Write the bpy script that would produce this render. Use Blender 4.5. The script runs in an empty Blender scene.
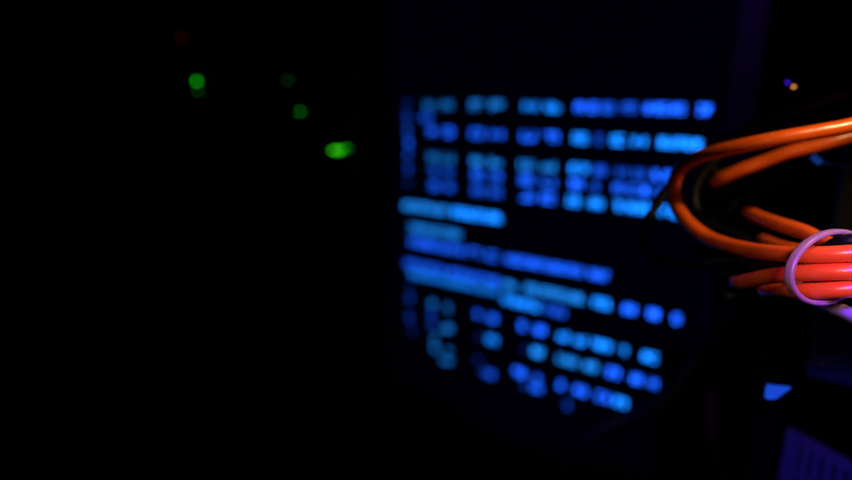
import bpy, bmesh, math, random
from mathutils import Vector, Matrix

random.seed(7)
S = bpy.context.scene
COL = S.collection
FPX = 580.0
PITCH = math.atan(152 / FPX)
CAM = Vector((0, 0, 1.30))
RT = Vector((1, 0, 0))
FW = Vector((0, math.cos(PITCH), -math.sin(PITCH)))
UP = Vector((0, math.sin(PITCH), math.cos(PITCH)))


def ray(px, py):
    return RT * ((px - 426) / FPX) + UP * ((240 - py) / FPX) + FW


def P(px, py, z):
    return CAM + ray(px, py) * z


# ------------------------------------------------------------------ materials
def mat(name, color, rough=0.5, spec=0.5, metal=0.0, bump=0.0, bscale=200.0, coat=0.0, trans=0.0, sss=0.0):
    m = bpy.data.materials.new(name)
    m.use_nodes = True
    nt = m.node_tree
    b = nt.nodes['Principled BSDF']
    b.inputs['Base Color'].default_value = (*color, 1)
    b.inputs['Roughness'].default_value = rough
    b.inputs['Specular IOR Level'].default_value = spec
    b.inputs['Metallic'].default_value = metal
    b.inputs['Coat Weight'].default_value = coat
    b.inputs['Coat Roughness'].default_value = 0.25
    b.inputs['Transmission Weight'].default_value = trans
    b.inputs['Subsurface Weight'].default_value = sss
    b.inputs['Subsurface Scale'].default_value = 0.002
    if bump > 0:
        tc = nt.nodes.new('ShaderNodeTexCoord')
        n = nt.nodes.new('ShaderNodeTexNoise')
        n.inputs['Scale'].default_value = bscale
        n.inputs['Detail'].default_value = 3
        bp = nt.nodes.new('ShaderNodeBump')
        bp.inputs['Strength'].default_value = bump
        bp.inputs['Distance'].default_value = 0.001
        nt.links.new(tc.outputs['Object'], n.inputs['Vector'])
        nt.links.new(n.outputs['Fac'], bp.inputs['Height'])
        nt.links.new(bp.outputs['Normal'], b.inputs['Normal'])
        r = nt.nodes.new('ShaderNodeMapRange')
        r.inputs['To Min'].default_value = max(0.02, rough - 0.08)
        r.inputs['To Max'].default_value = min(1, rough + 0.08)
        nt.links.new(n.outputs['Fac'], r.inputs['Value'])
        nt.links.new(r.outputs['Result'], b.inputs['Roughness'])
    return m


def emit(name, color, strength):
    m = bpy.data.materials.new(name)
    m.use_nodes = True
    b = m.node_tree.nodes['Principled BSDF']
    b.inputs['Base Color'].default_value = (color[0] * .1, color[1] * .1, color[2] * .1, 1)
    b.inputs['Emission Color'].default_value = (*color, 1)
    b.inputs['Emission Strength'].default_value = strength
    b.inputs['Roughness'].default_value = 0.4
    return m


M_ORANGE = mat('orange_pvc', (0.86, 0.115, 0.009), 0.27, 0.65, bump=0.05, bscale=350)
M_MAROON = mat('maroon_pvc', (0.30, 0.012, 0.008), 0.5, 0.2, bump=0.05, bscale=350)
M_WHITE = mat('lavender_pvc', (0.50, 0.36, 0.74), 0.4, 0.5, bump=0.05, bscale=350)
M_BLACKC = mat('black_pvc', (0.002, 0.002, 0.004), 0.45, 0.2, bump=0.05, bscale=350)
M_NYLON = mat('clear_nylon', (0.56, 0.34, 0.34), 0.28, 0.55, trans=0.35, sss=0.3)
M_BOOT = mat('black_rubber', (0.0012, 0.0012, 0.0015), 0.9, 0.03)
M_BLACK = mat('black_powder_coat', (0.0012, 0.0012, 0.0016), 0.85, 0.03, bump=0.08, bscale=900)
M_PLASTIC = mat('black_plastic', (0.005, 0.005, 0.006), 0.55, 0.2, bump=0.04, bscale=600)
M_STEEL = mat('dark_steel', (0.02, 0.02, 0.022), 0.45, 0.4, bump=0.05, bscale=500)
M_BEZEL = mat('satin_bezel', (0.055, 0.045, 0.06), 0.55, 0.3, bump=0.04, bscale=500)
M_VENT = mat('grey_vent_steel', (0.05, 0.05, 0.07), 0.5, 0.4, bump=0.3, bscale=260)
M_PANEL = mat('slate_painted_steel', (0.006, 0.007, 0.014), 0.55, 0.3, bump=0.05, bscale=500)
M_GLASS = mat('screen_glass', (0.002, 0.002, 0.004), 0.25, 0.3)
M_GLASS.node_tree.nodes['Principled BSDF'].inputs['Emission Color'].default_value = (0.05, 0.07, 1, 1)
M_GLASS.node_tree.nodes['Principled BSDF'].inputs['Emission Strength'].default_value = 0.0018
M_WALL = mat('dark_wall_paint', (0.03, 0.03, 0.03), 0.8, 0.2, bump=0.2, bscale=60)
M_FLOOR = mat('dark_floor_tile', (0.025, 0.025, 0.028), 0.6, 0.2, bump=0.1, bscale=30)


for m_ in (M_BOOT, M_BLACK):                     # dead matt, hardly any sheen even at grazing angles
    m_.node_tree.nodes['Principled BSDF'].inputs['IOR'].default_value = 1.03


# ------------------------------------------------------------------ mesh helpers
def link(name, bm, m, parent=None, smooth=False):
    bmesh.ops.recalc_face_normals(bm, faces=bm.faces)
    me = bpy.data.meshes.new(name)
    bm.to_mesh(me)
    bm.free()
    for x in (m if isinstance(m, (list, tuple)) else [m]):
        me.materials.append(x)
    if smooth:
        for p in me.polygons:
            p.use_smooth = True
    o = bpy.data.objects.new(name, me)
    COL.objects.link(o)
    if parent:
        o.parent = parent
    return o


def tag(o, label=None, cat=None, group=None, kind=None):
    for k, v in (('label', label), ('category', cat), ('group', group), ('kind', kind)):
        if v:
            o[k] = v
    return o


def empty(name, loc, u=None, w=None, n=None):
    """An Empty with local axes u (right), n (into the thing), w (up)."""
    o = bpy.data.objects.new(name, None)
    o.empty_display_size = 0.02
    COL.objects.link(o)
    if u is None:
        o.location = loc
    else:
        m = Matrix((u, n, w)).transposed().to_4x4()
        m.translation = loc
        o.matrix_world = m
    return o


def box(bm, x0, x1, y0, y1, z0, z1, bevel=0.0, mi=0):
    r = bmesh.ops.create_cube(bm, size=1)
    vs = r['verts']
    bmesh.ops.scale(bm, vec=(x1 - x0, y1 - y0, z1 - z0), verts=vs)
    bmesh.ops.translate(bm, vec=((x0 + x1) / 2, (y0 + y1) / 2, (z0 + z1) / 2), verts=vs)
    fs = {f for v in vs for f in v.link_faces}
    for f in fs:
        f.material_index = mi
    if bevel:
        es = list({e for v in vs for e in v.link_edges})
        bmesh.ops.bevel(bm, geom=es, offset=bevel, segments=2, affect='EDGES', profile=0.5)


def nbox(*a, **k):
    bm = bmesh.new()
    box(bm, *a, **k)
    return bm


def frame_bm(x0, x1, z0, z1, wl, wr, wb, wt, y0, y1, bev=0.0015):
    bm = bmesh.new()
    o = [(x0, z0), (x1, z0), (x1, z1), (x0, z1)]
    i = [(x0 + wl, z0 + wb), (x1 - wr, z0 + wb), (x1 - wr, z1 - wt), (x0 + wl, z1 - wt)]
    vo = [[bm.verts.new((x, y, z)) for x, z in o] for y in (y0, y1)]
    vi = [[bm.verts.new((x, y, z)) for x, z in i] for y in (y0, y1)]
    for k in range(4):
        j = (k + 1) % 4
        bm.faces.new((vo[0][k], vo[0][j], vi[0][j], vi[0][k]))
        bm.faces.new((vo[1][k], vi[1][k], vi[1][j], vo[1][j]))
        bm.faces.new((vo[0][k], vo[1][k], vo[1][j], vo[0][j]))
        bm.faces.new((vi[0][k], vi[0][j], vi[1][j], vi[1][k]))
    if bev:
        bmesh.ops.bevel(bm, geom=list(bm.edges), offset=bev, segments=2, affect='EDGES')
    return bm


def catmull(pts, n=14):
    out = []
    q = [pts[0] * 2 - pts[1]] + list(pts) + [pts[-1] * 2 - pts[-2]]
    for k in range(1, len(q) - 2):
        p0, p1, p2, p3 = q[k - 1:k + 3]
        t0 = 0.0
        t1 = t0 + max(1e-5, (p1 - p0).length) ** .5
        t2 = t1 + max(1e-5, (p2 - p1).length) ** .5
        t3 = t2 + max(1e-5, (p3 - p2).length) ** .5
        for s in range(n):
            t = t1 + (t2 - t1) * s / n
            a1 = p0 * ((t1 - t) / (t1 - t0)) + p1 * ((t - t0) / (t1 - t0))
            a2 = p1 * ((t2 - t) / (t2 - t1)) + p2 * ((t - t1) / (t2 - t1))
            a3 = p2 * ((t3 - t) / (t3 - t2)) + p3 * ((t - t2) / (t3 - t2))
            b1 = a1 * ((t2 - t) / (t2 - t0)) + a2 * ((t - t0) / (t2 - t0))
            b2 = a2 * ((t3 - t) / (t3 - t1)) + a3 * ((t - t1) / (t3 - t1))
            out.append(b1 * ((t2 - t) / (t2 - t1)) + b2 * ((t - t1) / (t2 - t1)))
    out.append(pts[-1])
    return out


def tube_bm(path, rad, seg=20, origin=Vector()):
    bm = bmesh.new()
    path = [p - origin for p in path]
    t = (path[1] - path[0]).normalized()
    nrm = t.orthogonal().normalized()
    rings = []
    for k, p in enumerate(path):
        t2 = (path[min(k + 1, len(path) - 1)] - path[max(k - 1, 0)]).normalized()
        nrm = (t.rotation_difference(t2) @ nrm).normalized()
        t = t2
        bi = t.cross(nrm)
        rings.append([bm.verts.new(p + (nrm * math.cos(a) + bi * math.sin(a)) * rad)
                      for a in (2 * math.pi * s / seg for s in range(seg))])
    for a, b in zip(rings, rings[1:]):
        for s in range(seg):
            bm.faces.new((a[s], a[(s + 1) % seg], b[(s + 1) % seg], b[s]))
    bm.faces.new(rings[0][::-1])
    bm.faces.new(rings[-1])
    return bm


LINES = []


def cable(name, pts, rad, m, label, group=None, extra=(), boot=None):
    w = [P(*p) for p in pts] + [Vector(e) for e in extra]
    LINES.append((label, rad, catmull(w)))
    o = Vector(w[0])
    ob = link(name, tube_bm(catmull(w), rad, origin=o), m, smooth=True)
    ob.location = o
    tag(ob, label, 'cable', group)
    if boot:                                     # added black sleeve, hides screen reflections where the cable leaves the plate
        cw = catmull(w)
        bp = [q for q in cw if boot[0] < (q - CAM).dot(FW) < boot[1] and 426 + FPX * q.x / (q - CAM).dot(FW) < 800]
        b = link('hiding_sleeve', tube_bm(bp, rad + .0012, 20, o), M_BOOT, ob, True)
        b['label'] = 'black rubber sleeve added to hide the screen reflection'
    return ob


# ------------------------------------------------------------------ the room
def structure(name, b, m):
    return tag(link(name, nbox(*b), m), kind='structure')


structure('floor', (-1.5, 1.5, -1.0, 2.2, -0.05, 0.0), M_FLOOR)
structure('ceiling', (-1.5, 1.5, -1.0, 2.2, 2.6, 2.65), M_WALL)
structure('wall_back', (-1.5, 1.5, 2.2, 2.25, 0, 2.6), M_WALL)
structure('wall_left', (-1.55, -1.5, -1.0, 2.2, 0, 2.6), M_WALL)
structure('wall_right', (1.5, 1.55, -1.0, 2.2, 0, 2.6), M_WALL)
structure('wall_front', (-1.5, 1.5, -1.05, -1.0, 0, 2.6), M_WALL)

# ------------------------------------------------------------------ monitor
U = Vector((871, -599.6, 0)).normalized()        # along the screen, towards its right edge
N = Vector((-U.y, U.x, 0))                       # away from the camera
if N.y < 0:
    N = -N
W = Vector((0, 0, 1))
ORG = P(440, 88, 0.62)                           # a point of the screen at eye height


def on_screen(px, py):
    d = ray(px, py)
    t = (ORG - CAM).dot(N) / d.dot(N)
    q = CAM + d * t - ORG
    return q.dot(U), q.z


SX0 = on_screen(392, 240)[0]
SX1 = on_screen(712, 240)[0]
SZ0 = on_screen(440, 396)[1]
SZ1 = on_screen(440, -40)[1]
BW = on_screen(737, 240)[0] - SX1                # frame width on the right
SHELF_Z = ORG.z + SZ0 - 0.10

mon = empty('computer_monitor', Vector((ORG.x, ORG.y, SHELF_Z)), U, W, N)
tag(mon, 'tall black monitor showing lines of blurred glowing blue text', 'monitor')
dz = ORG.z - SHELF_Z
scr = link('screen', nbox(SX0 - .004, SX1 + .004, 0.0, 0.006, SZ0 - .004 + dz, SZ1 + .004 + dz), M_GLASS, mon)
scr['label'] = 'dark screen with faint navy glow'
bz = link('bezel', frame_bm(SX0 - BW, SX1 + BW, SZ0 - .022, SZ1 + .02, BW, BW, .022, .02, -.004, .012), M_BEZEL, mon)
bz.location = (0, 0, dz)
link('rear_housing', nbox(SX0 - BW + .004, SX1 + BW - .004, .012, .045, SZ0 - .018 + dz, SZ1 + .016 + dz, bevel=.006), M_PLASTIC, mon)
cx = (SX0 + SX1) / 2
link('stand_neck', nbox(cx - .03, cx + .03, .046, .066, 0.012, dz - .08, bevel=.004), M_PLASTIC, mon)
link('stand_base', nbox(cx - .11, cx + .11, -.04, .13, 0.0, 0.013, bevel=.005), M_PLASTIC, mon)

# text: (name-less rows) height of the row at column 440, spans (left, right, brightness, hue)
B, C, D = 0, 1, 2                                # blue, azure, teal tinted blue
HUES = [(0.008, 0.10, 0.92), (0.006, 0.20, 0.95), (0.008, 0.17, 0.66)]
LEVELS = [0.75, 1.15, 1.6, 2.2, 3.0, 4.2]
TM = [emit('blue_text_%d' % (h * 6 + l), HUES[h], LEVELS[l]) for h in range(3) for l in range(6)]
ROWS = [
    (104.6, [(400, 415, 0, B), (420, 457, 2, D), (466, 508, 4, D), (519, 565, 4, C), (571, 602, 5, B), (597, 641, 3, B), (640, 691, 5, B), (692, 717, 5, B)]),
    (118, [(399, 414, 1, B), (416, 438, 2, B)]),
    (131.5, [(400, 415, 1, B), (424, 458, 4, B), (466, 508, 4, B), (517, 563, 5, B), (568, 593, 5, C), (590, 608, 2, B), (607, 651, 5, C), (653, 707, 5, C)]),
    (145, [(401, 416, 3, B)]),
    (157.8, [(401, 416, 2, B), (424, 458, 3, D), (467, 506, 4, D), (515, 560, 4, D), (566, 593, 5, C), (589, 612, 2, B), (612, 650, 2, B), (648, 677, 5, B)]),
    (171.6, [(401, 416, 1, B), (424, 457, 2, B), (468, 506, 4, B), (515, 560, 4, B), (564, 588, 5, B), (586, 607, 2, B), (609, 642, 4, B), (635, 672, 5, B)]),
    (186.2, [(400, 415, 0, B), (425, 458, 3, B), (468, 506, 4, B), (516, 560, 5, B), (562, 585, 5, C), (584, 608, 5, C), (609, 640, 5, C), (632, 655, 5, C), (655, 682, 5, C)]),
    (210, [(398, 452, 4, D), (447, 507, 5, C)]),
    (232, [(404, 466, 3, D)]),
    (246.5, [(404, 470, 3, B), (464, 503, 4, B), (500, 588, 4, B), (584, 614, 4, B)]),
    (270, [(400, 452, 2, B), (444, 506, 3, B), (499, 543, 4, D), (536, 589, 4, D), (588, 616, 5, C), (617, 641, 5, B), (642, 664, 5, B), (667, 686, 5, B)]),
    (279, [(404, 503, 2, C)]),
    (285, [(497, 545, 4, C), (540, 571, 3, B)]),
    (291, [(404, 418, 0, B)]),
    (305.5, [(402, 417, 1, B), (425, 440, 2, D), (440, 457, 2, D), (469, 486, 4, B), (483, 502, 4, B), (514, 531, 5, B), (530, 550, 5, B), (553, 590, 5, C), (587, 616, 5, C), (613, 634, 4, C), (637, 663, 5, C), (662, 680, 3, D)]),
    (316, [(424, 440, 1, B)]),
    (326, [(402, 417, 1, B), (424, 440, 1, B), (439, 457, 3, D), (473, 486, 0, B), (482, 502, 4, C), (518, 532, 0, B), (527, 549, 5, D), (552, 583, 4, D), (580, 602, 5, D), (601, 625, 5, B), (625, 647, 5, B), (644, 663, 5, B)]),
    (334, [(661, 677, 1, B)]),
    (339, [(406, 420, 0, B), (427, 443, 2, D)]),
    (349, [(427, 443, 3, D), (441, 457, 2, D), (471, 485, 0, B), (508, 531, 5, B), (528, 547, 4, B), (551, 570, 5, B), (568, 592, 5, B), (591, 615, 5, B), (609, 632, 5, C)]),
    (358, [(436, 457, 2, D), (474, 489, 0, B), (480, 500, 3, B), (518, 532, 1, B), (526, 547, 4, B)]),
    (365, [(559, 575, 1, B)]),
]
SH = 5.4                                         # the blur a lit dot gets, in photo pixels


def glyph(bm, x, z, w, h, mi):
    """one unreadable character: a few strokes of a blocky console font"""
    t = h * 0.17
    strokes = [(0, t, 0, h), (w - t, w, 0, h), (0, w, 0, t), (0, w, h - t, h), (0, w, h / 2 - t / 2, h / 2 + t / 2),
               (w / 2 - t / 2, w / 2 + t / 2, 0, h)]
    pick = random.sample(range(6), random.choice((3, 3, 4)))
    for k in pick:
        a, b, c, d = strokes[k]
        e = 0.00001 * k
        box(bm, x + a, x + b, -.0006 - e, -.0002, z + c, z + d, mi=mi)


for y440, spans in ROWS:
    hz = 0.0076
    for (a, b, lv, hu) in spans:
        bm = bmesh.new()
        mi = hu * 6 + lv
        a2, b2 = a + SH, b - SH
        if b2 - a2 < 3:
            c = (a2 + b2) / 2
            a2, b2 = c - 1.6, c + 1.6
        row = lambda x: 88 + (y440 - 88) * (x + 445) / 885
        xa, zz = on_screen(a2, row(a2))
        xb, _ = on_screen(b2, row(b2))
        h = hz if lv else hz * .5
        if 26 <= b - a <= 46 and y440 < 200 or 35 < b - a <= 46:
            w = (xb - xa) * .36
            glyph(bm, xa, dz + zz - h / 2, w, h, 0)
            glyph(bm, xb - w, dz + zz - h / 2, w, h, 0)
        else:
            n = max(1, round((xb - xa) / 0.0066))
            pitch = (xb - xa) / n
            w = min(.0052, pitch * .8)
            for k in range(n):
                glyph(bm, xa + k * pitch + (pitch - w) / 2, dz + zz - h / 2, w, h, 0)
        o = link('text_word', bm, TM[mi], scr)
        o['label'] = 'word of blurred blue characters'

# shelf the monitor stands on
sh = empty('rack_shelf', Vector((0.12, 0.62, 0)))
tag(sh, 'black steel shelf on legs under the monitor and boxes', 'shelf')
link('shelf_board', nbox(-.15, .75, -.5, .33, SHELF_Z - .03, SHELF_Z, bevel=.003), M_BLACK, sh)
for sx in (-.12, .72):
    for sy in (-.47, .30):
        link('leg', nbox(sx - .02, sx + .02, sy - .02, sy + .02, 0, SHELF_Z - .03), M_BLACK, sh)

# ------------------------------------------------------------------ servers with status lights
ZS = 0.66


def server(y_top, y_bot, label, leds, bays):
    """front at depth ZS, spans photo rows y_top..y_bot"""
    a = P(-60, (y_top + y_bot) / 2, ZS)
    b = P(366, (y_top + y_bot) / 2, ZS)
    h = (y_bot - y_top) / FPX * ZS * .96
    o = empty('rack_server', Vector(((a.x + b.x) / 2, a.y, a.z - h / 2)))
    tag(o, label, 'server', 'black servers stacked at the left of the monitor')
    w = b.x - a.x
    link('chassis', nbox(-w / 2 + .012, w / 2 - .012, .004, .42, 0, h), M_STEEL, o)
    link('faceplate', nbox(-w / 2, w / 2, -.004, .004, .0006, h - .0006, bevel=.001), M_BLACK, o)
    for s in (-1, 1):
        x = s * (w / 2 - .012)
        pth = [Vector((x, -.004, h * .2)), Vector((x, -.02, h * .24)), Vector((x, -.024, h * .5)), Vector((x, -.02, h * .76)), Vector((x, -.004, h * .8))]
        link('handle', tube_bm(catmull(pth, 6), .003, 10), M_STEEL, o, True)
    for k in range(bays):
        x0 = -w / 2 + .03 + k * (w * .62) / bays
        x1 = x0 + (w * .62) / bays - .004
        d = link('drive_bay', nbox(x0, x1, -.009, -.004, h * .12, h * .88, bevel=.001), M_PLASTIC, o)
        link('latch', nbox(x1 - .010, x1 - .004, -.012, -.009, h * .2, h * .8, bevel=.0008), M_STEEL, d)
    for (px, py, m, rx, rz, n, lab) in leds:
        q = P(px, py, ZS - .012)
        # slide along the ray onto the plate
        d = (q - CAM)
        q = CAM + d * ((a.y - .010) / d.y)
        bm = bmesh.new()
        for i in range(n):
            r = bmesh.ops.create_uvsphere(bm, u_segments=14, v_segments=8, radius=1)
            bmesh.ops.scale(bm, vec=(rx, .004, rz), verts=r['verts'])
            bmesh.ops.translate(bm, vec=((i - (n - 1) / 2) * rx * 2.6, 0, 0), verts=r['verts'])
        l = link('status_light', bm, m, o, True)
        l.location = q - o.location
        l['label'] = lab
    return o


E_G = emit('green_led', (0.015, 1.0, 0.01), 3.2)
E_GM = emit('green_led_soft', (0.01, 1.0, 0.03), 1.0)
E_GD = emit('green_led_dim', (0.02, 1.0, 0.06), 0.26)
E_GB = emit('green_led_bright', (0.05, 1.0, 0.01), 2.8)
E_R = emit('red_led_dim', (1.0, 0.01, 0.0), 0.05)
server(14, 97, 'black server with a bright green light above a faint one and a dim red light',
       [(197, 81.5, E_G, .0013, .0013, 1, 'green status light'), (198, 90.5, E_GD, .0013, .0013, 1, 'faint green status light'),
        (182, 38, E_R, .0015, .003, 1, 'dim red status light'), (288, 80, E_GD, .0011, .0011, 1, 'faint green status light')], 6)
server(98, 139.5, 'slim black server with one single round green light near its right end',
       [(300, 112, E_GM, .0013, .0013, 1, 'soft green status light')], 4)
server(140.5, 182, 'slim black server with the brightest, widest cluster of green lights',
       [(337, 150.5, E_GB, .0012, .0014, 4, 'bright cluster of green lights'), (346, 148.5, E_GM, .0012, .0012, 2, 'soft green lights')], 4)
rk = empty('equipment_rack', Vector((P(153, 240, ZS).x, P(153, 240, ZS).y, 0)))
tag(rk, 'black equipment rack frame holding the servers left of the monitor', 'rack')
for sx in (-.242, .242):
    for y in (.09, .5):
        link('post', nbox(sx - .010, sx + .010, y - .015, y + .015, 0, 1.75), M_BLACK, rk)
for z in (.02, 1.70):
    link('cross_member', nbox(-.232, .232, .49, .515, z, z + .03), M_BLACK, rk)

# ------------------------------------------------------------------ gear on the right
ZR = 0.30
E_BL = emit('violet_glint', (0.06, 0.015, 0.9), 2.2)  # emissive colours for two small glints, set as dots on the switch
E_AM = emit('amber_glint', (1.0, 0.33, 0.07), 2.6)
ZB = P(800, 375, ZR).z                            # underside of the right-hand stack


def face_box(name, px0, wid, py0, py1, z, depth, m, plate_m, label, cat, group=None):
    """a box standing parallel to the monitor; its left front edge is at column px0"""
    a, b = P(px0, py1, z), P(px0, py0, z)
    h = b.z - a.z
    o = empty(name, a, U, W, N)
    tag(o, label, cat, group)
    link('housing', nbox(.001, wid - .001, .003, depth, 0, h, bevel=.001), m, o)
    link('faceplate', nbox(0, wid, -.001, .003, 0, h, bevel=.0008), plate_m, o)
    return o, wid, h


def on_face(px, py, o):
    d = ray(px, py)
    q = CAM + d * ((a_loc(o) - CAM).dot(N) / d.dot(N)) - a_loc(o)
    return Vector((q.dot(U), q.dot(N), q.dot(W)))


def a_loc(o):
    return o.matrix_world.translation


sw, w, h = face_box('network_switch', 781, .11, 50, 128, ZR, .10, M_BLACK, M_PLASTIC,
                    'black network switch with tiny violet and amber glints as glowing dots above the orange cables', 'network switch')
for (px, py, m, nm, lab) in ((787.5, 82.5, E_BL, 'violet_glint_dot', 'tiny glowing dot for a violet glint'), (793.8, 86.8, E_AM, 'amber_glint_dot', 'tiny glowing dot for an amber glint')):
    bm = bmesh.new()
    r = bmesh.ops.create_uvsphere(bm, u_segments=14, v_segments=8, radius=.0006)
    l = link(nm, bm, m, sw, True)
    l['label'] = lab
    l.location = on_face(px, py, sw) + Vector((0, -.0012, 0))
for k in range(4):
    x0 = .030 + k * .0165
    pt = link('port', frame_bm(x0, x0 + .014, h * .18, h * .56, .0014, .0014, .0014, .0014, -.003, 0, .0003), M_STEEL, sw)
    link('contact_pins', nbox(x0 + .003, x0 + .011, -.0014, -.0008, h * .28, h * .34), mat('brass', (.5, .25, .08), .4, .5, .8), pt)

pp, w, h = face_box('patch_panel', 806, .11, 152, 375, ZR + .025, .09, M_PANEL, M_PANEL,
                    'slate panel dimly lit behind the tied cables at the right edge', 'patch panel')
for k in range(3):
    link('jack', frame_bm(.04 + k * .0165, .054 + k * .0165, h * .55, h * .68, .0014, .0014, .0014, .0014, -.003, 0, .0003), M_STEEL, pp)
for qz in (.008, h - .008):
    bm = bmesh.new()
    bmesh.ops.create_cone(bm, cap_ends=True, segments=20, radius1=.003, radius2=.0024, depth=.0016,
                          matrix=Matrix.Translation((.006, -.0018, qz)) @ Matrix.Rotation(math.pi / 2, 4, 'X'))
    link('screw', bm, M_STEEL, pp, True)
pl = a_loc(sw) + U * .07 + N * .10
rp = empty('support_post', Vector((pl.x, pl.y, SHELF_Z)), U, W, N)
tag(rp, 'black post carrying the switch and the panel at the right', 'post')
link('column', nbox(-.015, .015, .002, .025, 0.006, a_loc(sw).z + h * .3 - SHELF_Z), M_BLACK, rp)
link('foot_plate', nbox(-.03, .03, -.02, .05, 0, .006), M_BLACK, rp)

# vented box, lower right: its left side comes towards the camera
DV = Vector((.389, -.921, 0)).normalized()
o0 = P(788, 427, 0.33)
vn = Vector((-DV.y, DV.x, 0))                    # into the box (right)
vb = empty('vented_chassis', Vector((o0.x, o0.y, SHELF_Z)), DV, W, -vn)
# local axes: x along the side towards the camera, y = -vn (out of the side), z up
tag(vb, 'grey vented metal box lit blue in the bottom right corner', 'chassis')
hv = o0.z - SHELF_Z
link('housing', nbox(0, .22, -.20, -.002, .006, hv, bevel=.0015), M_BLACK, vb)
bm = frame_bm(0.0, .22, .006, hv, .006, .006, .006, .006, -.002, .001, .0004)
nx, nz = 34, 13
pw = (.22 - .012) / nx
for i in range(nx + 1):
    box(bm, .006 + i * pw - .0017, .006 + i * pw + .0017, -.002, .0006, .008, hv - .004)
for j in range(1, nz):
    z = .006 + (hv - .01) * j / nz
    box(bm, .006, .214, -.002, .0005, z - .0017, z + .0017)
link('vent_grille', bm, M_VENT, vb)
for fx in (.02, .2):
    for fy in (-.18, -.02):
        bm = bmesh.new()
        bmesh.ops.create_cone(bm, cap_ends=True, segments=16, radius1=.006, radius2=.007, depth=.006, matrix=Matrix.Translation((fx, fy, .003)))
        link('foot', bm, M_PLASTIC, vb, True)

# glowing wedge in place of a blue reflection, on an added black box
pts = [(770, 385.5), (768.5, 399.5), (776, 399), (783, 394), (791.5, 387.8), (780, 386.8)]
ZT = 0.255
dg = empty('reflection_box', P(778, 396, ZT))
tag(dg, 'small black box added to hold a glowing blue wedge in place of a reflection, right of the monitor', 'painted reflection')
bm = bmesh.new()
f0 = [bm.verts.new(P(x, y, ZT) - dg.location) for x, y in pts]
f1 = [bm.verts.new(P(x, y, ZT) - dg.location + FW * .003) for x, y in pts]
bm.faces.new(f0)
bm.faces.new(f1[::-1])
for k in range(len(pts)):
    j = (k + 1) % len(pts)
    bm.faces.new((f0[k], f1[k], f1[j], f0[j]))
ln = link('reflection_wedge', bm, emit('blue_reflection', (0.012, 0.10, 0.92), 0.62), dg)
ln['label'] = 'glowing blue wedge in place of a reflection'
a = P(764, 405, ZT) - dg.location
b = P(800, 381, ZT) - dg.location
link('housing', nbox(a.x, b.x, .0035, .030, a.z - .002, b.z), M_BLACK, dg)
link('stem', nbox(-.003, .003, .010, .018, SHELF_Z - dg.location.z, a.z - .002), M_BLACK, dg)

# black box added where shade ends the lit frame of the monitor
kb = empty('shade_box', Vector((P(738, 376, .43).x, P(738, 376, .43).y, SHELF_Z)))
tag(kb, "matt black box added for the shade over the lower end of the monitor's purple-lit frame", 'shade box')
hk = P(738, 376, .43).z - SHELF_Z
link('housing', nbox(-.034, .036, 0, .05, .004, hk, bevel=.003), M_BLACK, kb)
link('vent_slots', nbox(-.026, .028, -.0008, 0.0004, hk * .2, hk * .5), M_PLASTIC, kb)
for fx in (-.02, .02):
    link('foot', nbox(fx - .005, fx + .005, .01, .04, 0, .004), M_PLASTIC, kb)

# ------------------------------------------------------------------ cables
RC = 0.0030
OUT = P(990, 300, 0.20)


def out(dy, dzz, dx=0.0):
    """run on to the right, out of the frame, then droop to the shelf"""
    return [OUT + Vector((-.03 + dx, .008 + dy, .012 + dzz)), OUT + Vector((.05 + dx, .014 + dy, -.03 + dzz)), OUT + Vector((.08 + dx, .02 + dy, -.092 + dzz))]


G_O = None
cable('network_cable', [(1000, 84, .225), (920, 104, .228), (852, 125, .231), (815, 132, .233), (775, 139, .236), (745, 145, .241), (715, 152, .249),
                        (693, 160, .258), (678, 172, .268), (673, 188, .272), (677, 206, .270), (689, 223, .264), (706, 236, .258), (724, 243.5, .248),
                        (748, 249.5, .234), (775, 253, .219), (800, 254.5, .209), (826, 254.5, .203), (852, 253.3, .199), (900, 251, .196)],
      RC, M_ORANGE, 'orange cable making the big open loop beside the screen text', extra=out(-.002, .006, .014))
cable('network_cable', [(1000, 96, .245), (920, 118, .25), (852, 136, .252), (815, 146, .256), (790, 152, .260), (765, 161, .266), (738, 171, .272), (719, 179.5, .279), (711, 184, .293), (709, 186, .318), (722, 188, .345), (745, 190, .37)],
      RC, M_ORANGE, 'orange cable running just under the loop into the upper left hole of the black plate', boot=(.282, .2955))
cable('network_cable', [(773, 205, .37), (756, 208, .345), (745, 211, .318), (743, 211.5, .296), (749, 213, .274), (768, 220.5, .256), (784, 225.5, .245), (804, 232, .234), (826, 243, .2215), (840, 249, .2158), (856, 252, .2092), (880, 250.5, .2075), (905, 251, .2085)],
      RC, M_ORANGE, 'orange cable slanting down from the plate to the top of the clear tie', extra=out(.010, .008, .0115), boot=(.274, .2955))
cable('network_cable', [(785, 235, .37), (768, 237, .345), (757, 238, .318), (756, 238.5, .298), (764, 241, .274), (780, 247, .256), (800, 251, .241), (826, 253, .2325), (852, 254, .230), (905, 255, .227)],
      RC, M_ORANGE, 'dim orange cable showing only between the looped cable and the one above', extra=out(.020, .006, .010), boot=(.274, .2955))
cable('network_cable', [(760, 276, .37), (742, 280, .345), (728, 283, .318), (726, 283.5, .296), (729, 284, .264), (738, 283, .240), (752, 280, .230), (766, 277, .222), (782, 275, .215), (800, 273, .209), (826, 272, .203), (852, 271.5, .199), (900, 271, .196)],
      RC, M_ORANGE, 'orange cable with pink sheen, middle of the three through the tie', extra=out(0, -.005, .007), boot=(.243, .2955))
cable('network_cable', [(785, 288, .37), (768, 290, .345), (757, 291, .318), (756, 291, .296), (758, 291, .264), (767, 291, .236), (784, 291, .2205), (802, 291, .2105), (826, 290.5, .204), (852, 289, .200), (900, 290, .197)],
      RC, M_ORANGE, 'orange cable lowest of the three running through the clear tie', extra=out(0, -.016, 0), boot=(.239, .2955))
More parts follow.
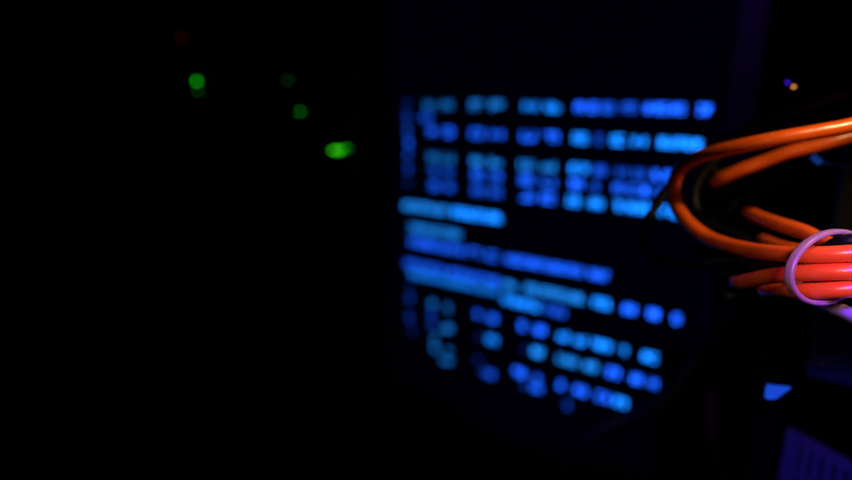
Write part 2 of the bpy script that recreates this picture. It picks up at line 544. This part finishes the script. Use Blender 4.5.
cable('network_cable', [(806, 268, .37), (793, 271, .345), (783, 273, .318), (783, 273.5, .298), (789, 277, .278), (800, 288, .255), (815, 298.5, .234), (832, 307.5, .218), (852, 316, .206), (890, 338, .190), (930, 372, .186), (960, 420, .19)],
      RC * .92, M_WHITE, 'pale violet cable leaving the bundle below the tie at the bottom right')
cable('power_cable', [(900, 72, .232), (840, 93, .248), (790, 112, .264), (747, 131, .279), (712, 148, .286), (690, 164, .29), (669, 188, .29), (653, 211, .29), (642, 232, .288), (643, 249, .284),
                      (656, 258, .278), (690, 263, .266), (725, 264, .254), (760, 262, .240), (790, 259, .2285), (822, 251, .217), (838, 243, .2072), (852, 240.3, .2036), (905, 232, .2035)],
      .0024, M_BLACKC, 'black cable in a wide loop crossing the right ends of the text lines', extra=out(.010, .025, .018))
cable('power_cable', [(900, 96, .242), (845, 110, .256), (790, 126, .269), (747, 143, .279), (718, 158, .282), (700, 178, .284), (694, 197, .284), (699, 214, .282), (716, 228, .276), (745, 240, .262), (780, 262, .248), (826, 264, .244), (852, 265, .242), (905, 270, .241)],
      .0024, M_BLACKC, 'black cable bent tightly inside the big orange loop', extra=out(.034, -.004, .006))
cable('power_cable', [(740, 305, .40), (715, 332, .40), (695, 362, .40), (673, 391, .40), (652, 410, .40), (612, 424, .40), (582, 444, .40), (566, 466, .40), (560, 500, .40), (560, 530, .40)],
      .0036, M_BLACKC, 'black cable slanting across the lower right end of the screen text')
cable('network_cable', [(712, 392, .40), (711, 420, .40), (715, 450, .40), (720, 482, .40), (724, 530, .40)],
      RC, M_MAROON, 'dark red cable added in place of a faint orange reflection, hanging below the monitor in front of the black box')  # thin orange reflection put in as a dark red cable

# ------------------------------------------------------------------ black plate added where the cables fade into darkness
YP = P(750, 230, .298).y


def at_y(px, py, y=YP):
    d = ray(px, py)
    return CAM + d * (y / d.y)


pc = at_y(762, 304)
plate = empty('shade_plate', Vector((pc.x, YP, SHELF_Z)))
tag(plate, 'black plate added behind the loop where the orange cables fade into the dark', 'cable plate')
bm = bmesh.new()
edges = []


def ring_edges(pts):
    vs = [bm.verts.new((p.x - pc.x, 0, p.z - SHELF_Z)) for p in pts]
    return [bm.edges.new((vs[q], vs[(q + 1) % len(vs)])) for q in range(len(vs))]


edges += ring_edges([at_y(*q) for q in ((697, 180), (713, 162), (799, 160), (799, 306), (712, 306), (712, 268), (697, 254))])
HOLES = []
for label, rad, line in LINES[1:7]:                   # a hole where each cable crosses the plate
    for p, q in zip(line, line[1:]):
        if (p.y - YP - .0007) * (q.y - YP - .0007) < 0 and 690 < 426 + FPX * p.x / (p - CAM).dot(FW) < 800:
            HOLES.append(p.lerp(q, (YP + .0007 - p.y) / (q.y - p.y)))
RH = .0065
for c in HOLES:
    edges += ring_edges([c + Vector((math.cos(t) * RH, 0, math.sin(t) * RH)) for t in (2 * math.pi * q / 24 for q in range(24))])
r = bmesh.ops.triangle_fill(bm, use_beauty=True, use_dissolve=False, edges=edges)
fs = [f for f in bm.faces]
r = bmesh.ops.extrude_face_region(bm, geom=fs)
bmesh.ops.translate(bm, vec=(0, .0015, 0), verts=[v for v in r['geom'] if isinstance(v, bmesh.types.BMVert)])
link('shade_panel', bm, M_BLACK, plate)
for c in HOLES:
    pts = [c + Vector((math.cos(t) * (RH - .0001), 0, math.sin(t) * (RH - .0001))) for t in (2 * math.pi * q / 24 for q in range(25))]
    bm = bmesh.new()
    rr = []
    for q in range(24):
        a = 2 * math.pi * q / 24
        e = Vector((math.cos(a), 0, math.sin(a)))
        rr.append([bm.verts.new(Vector((c.x - pc.x, 0, c.z - SHELF_Z)) + e * (RH + dx_) + Vector((0, dy_, 0)))
                   for dx_, dy_ in ((-.0002, -.0012), (.0016, -.0012), (.0020, -.0001), (-.0001, -.0001), (-.0001, .0016), (-.0002, .0016))])
    for q in range(24):
        A, Bq = rr[q], rr[(q + 1) % 24]
        for z in range(6):
            bm.faces.new((A[z], A[(z + 1) % 6], Bq[(z + 1) % 6], Bq[z]))
    link('grommet', bm, M_BLACKC, plate, True)
hb = at_y(762, 305).z - SHELF_Z
link('mounting_leg', nbox(.004, .022, .002, .005, 0, hb + .005), M_BLACK, plate)
link('foot_plate', nbox(-.01, .035, .0055, .04, 0, .003), M_BLACK, plate)

# blue reflection put in as a glowing tip on an added thin lead
tip = empty('reflection_lead', P(815, 158, .262))
tag(tip, 'added thin lead, its glowing blue tip in place of a reflection, right of the cable loop', 'lead')
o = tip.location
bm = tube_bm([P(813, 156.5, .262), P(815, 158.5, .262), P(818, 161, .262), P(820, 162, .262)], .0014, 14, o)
l = link('reflection_tip', bm, emit('blue_tip_reflection', (0.01, 0.09, 0.55), .30), tip, True)
l['label'] = 'small glowing blue tip in place of a reflection'
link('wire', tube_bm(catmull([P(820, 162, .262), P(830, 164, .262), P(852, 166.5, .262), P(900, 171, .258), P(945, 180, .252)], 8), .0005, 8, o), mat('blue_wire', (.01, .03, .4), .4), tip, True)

# ------------------------------------------------------------------ cable tie
TC = P(829, 267, .206)
tu = (P(836, 231.5, .206) - TC)                    # up radius
tv = (P(776.5, 269, .206) - TC) - FW * .0075        # left radius, tilted towards the camera
tn = tu.cross(tv).normalized()
tie = empty('cable_tie', TC)
tag(tie, 'clear nylon cable tie looped round the bundle of orange cables', 'cable tie')
bm = bmesh.new()
rings = []
NS = 96
for k in range(NS):
    a = 2 * math.pi * k / NS
    c = tu * math.cos(a) + tv * math.sin(a)
    e = c.normalized()
    rr = []
    hw, th = .0015, .0007
    for (x, y) in ((-hw, -th), (-hw * .8, -th * 1.3), (hw * .8, -th * 1.3), (hw, -th), (hw, th), (hw * .6, th * 1.3), (-hw * .6, th * 1.3), (-hw, th)):
        rr.append(bm.verts.new(c + tn * x + e * y))
    rings.append(rr)
for k in range(NS):
    A, Bq = rings[k], rings[(k + 1) % NS]
    for s in range(8):
        bm.faces.new((A[s], A[(s + 1) % 8], Bq[(s + 1) % 8], Bq[s]))
link('strap', bm, M_NYLON, tie, True)
bm = bmesh.new()
ts = tv.normalized()
r = bmesh.ops.create_cube(bm, size=1)
bmesh.ops.scale(bm, vec=(.0045, .0050, .0055), verts=r['verts'])
bmesh.ops.bevel(bm, geom=list(bm.edges), offset=.0006, segments=2, affect='EDGES')
hd = link('lock_head', bm, M_NYLON, tie)
hm = Matrix((ts, tn, tu.normalized())).transposed().to_4x4()
hm.translation = -tv * 1.12
hd.matrix_local = hm
bm = tube_bm(catmull([-tv * 1.12 + tu * .2, -tv * 1.25 + tu * .5, -tv * 1.5 + tu * .7], 6), .0009, 8)
link('tail', bm, M_NYLON, tie)


# ------------------------------------------------------------------ lights
def lamp(name, loc, color, power, radius, target=None, cone=60, blend=.6):
    d = bpy.data.lights.new(name, 'SPOT' if target is not None else 'POINT')
    d.color = color
    d.energy = power
    d.shadow_soft_size = radius
    o = bpy.data.objects.new(name, d)
    o.location = loc
    if target is not None:
        d.spot_size = math.radians(cone)
        d.spot_blend = blend
        o.rotation_euler = (target - Vector(loc)).to_track_quat('-Z', 'Y').to_euler()
    COL.objects.link(o)
    return o


def K(x, up, z):
    """a place given in metres to the right of, above and ahead of the photographer's eye"""
    return CAM + RT * x + UP * up + FW * z


lamp('warm_lamp_high', K(.190, .100, .15), (1, .70, .32), .60, .004, K(.148, .016, .235), 58, 1.0)
lamp('warm_lamp_low', K(.100, .022, .10), (1, .72, .38), .25, .014, K(.147, -.004, .215), 42, 1.0)
lamp('violet_lamp', K(.134, .040, .10), (.26, .03, 1), 1.9, .016, K(.149, -.026, .205), 40, 1.0)
lamp('blue_lamp', K(.13, -.17, .19), (.03, .04, 1), .8, .008, P(825, 470, .32), 40, .8)
lamp('purple_lamp', P(760, -260, .36), (.24, .03, 1), .5, .01, P(725, 240, .46), 60, .8)

w = bpy.data.worlds.new('world')
w.use_nodes = True
w.node_tree.nodes['Background'].inputs['Color'].default_value = (0, 0, 0, 1)
S.world = w

# ------------------------------------------------------------------ camera
cd = bpy.data.cameras.new('camera')
cd.sensor_width = 36
cd.lens = FPX / 852 * 36
cd.clip_start = .01
cd.dof.use_dof = True
cd.dof.focus_distance = .203
cd.dof.aperture_fstop = cd.lens / 7.9
co = bpy.data.objects.new('camera', cd)
co.location = CAM
co.rotation_euler = (math.pi / 2 - PITCH, 0, 0)
COL.objects.link(co)
S.camera = co
S.view_settings.view_transform = 'Standard'
S.view_settings.look = 'None'
S.view_settings.gamma = 1
S.view_settings.exposure = 0
S.view_settings.use_curve_mapping = False
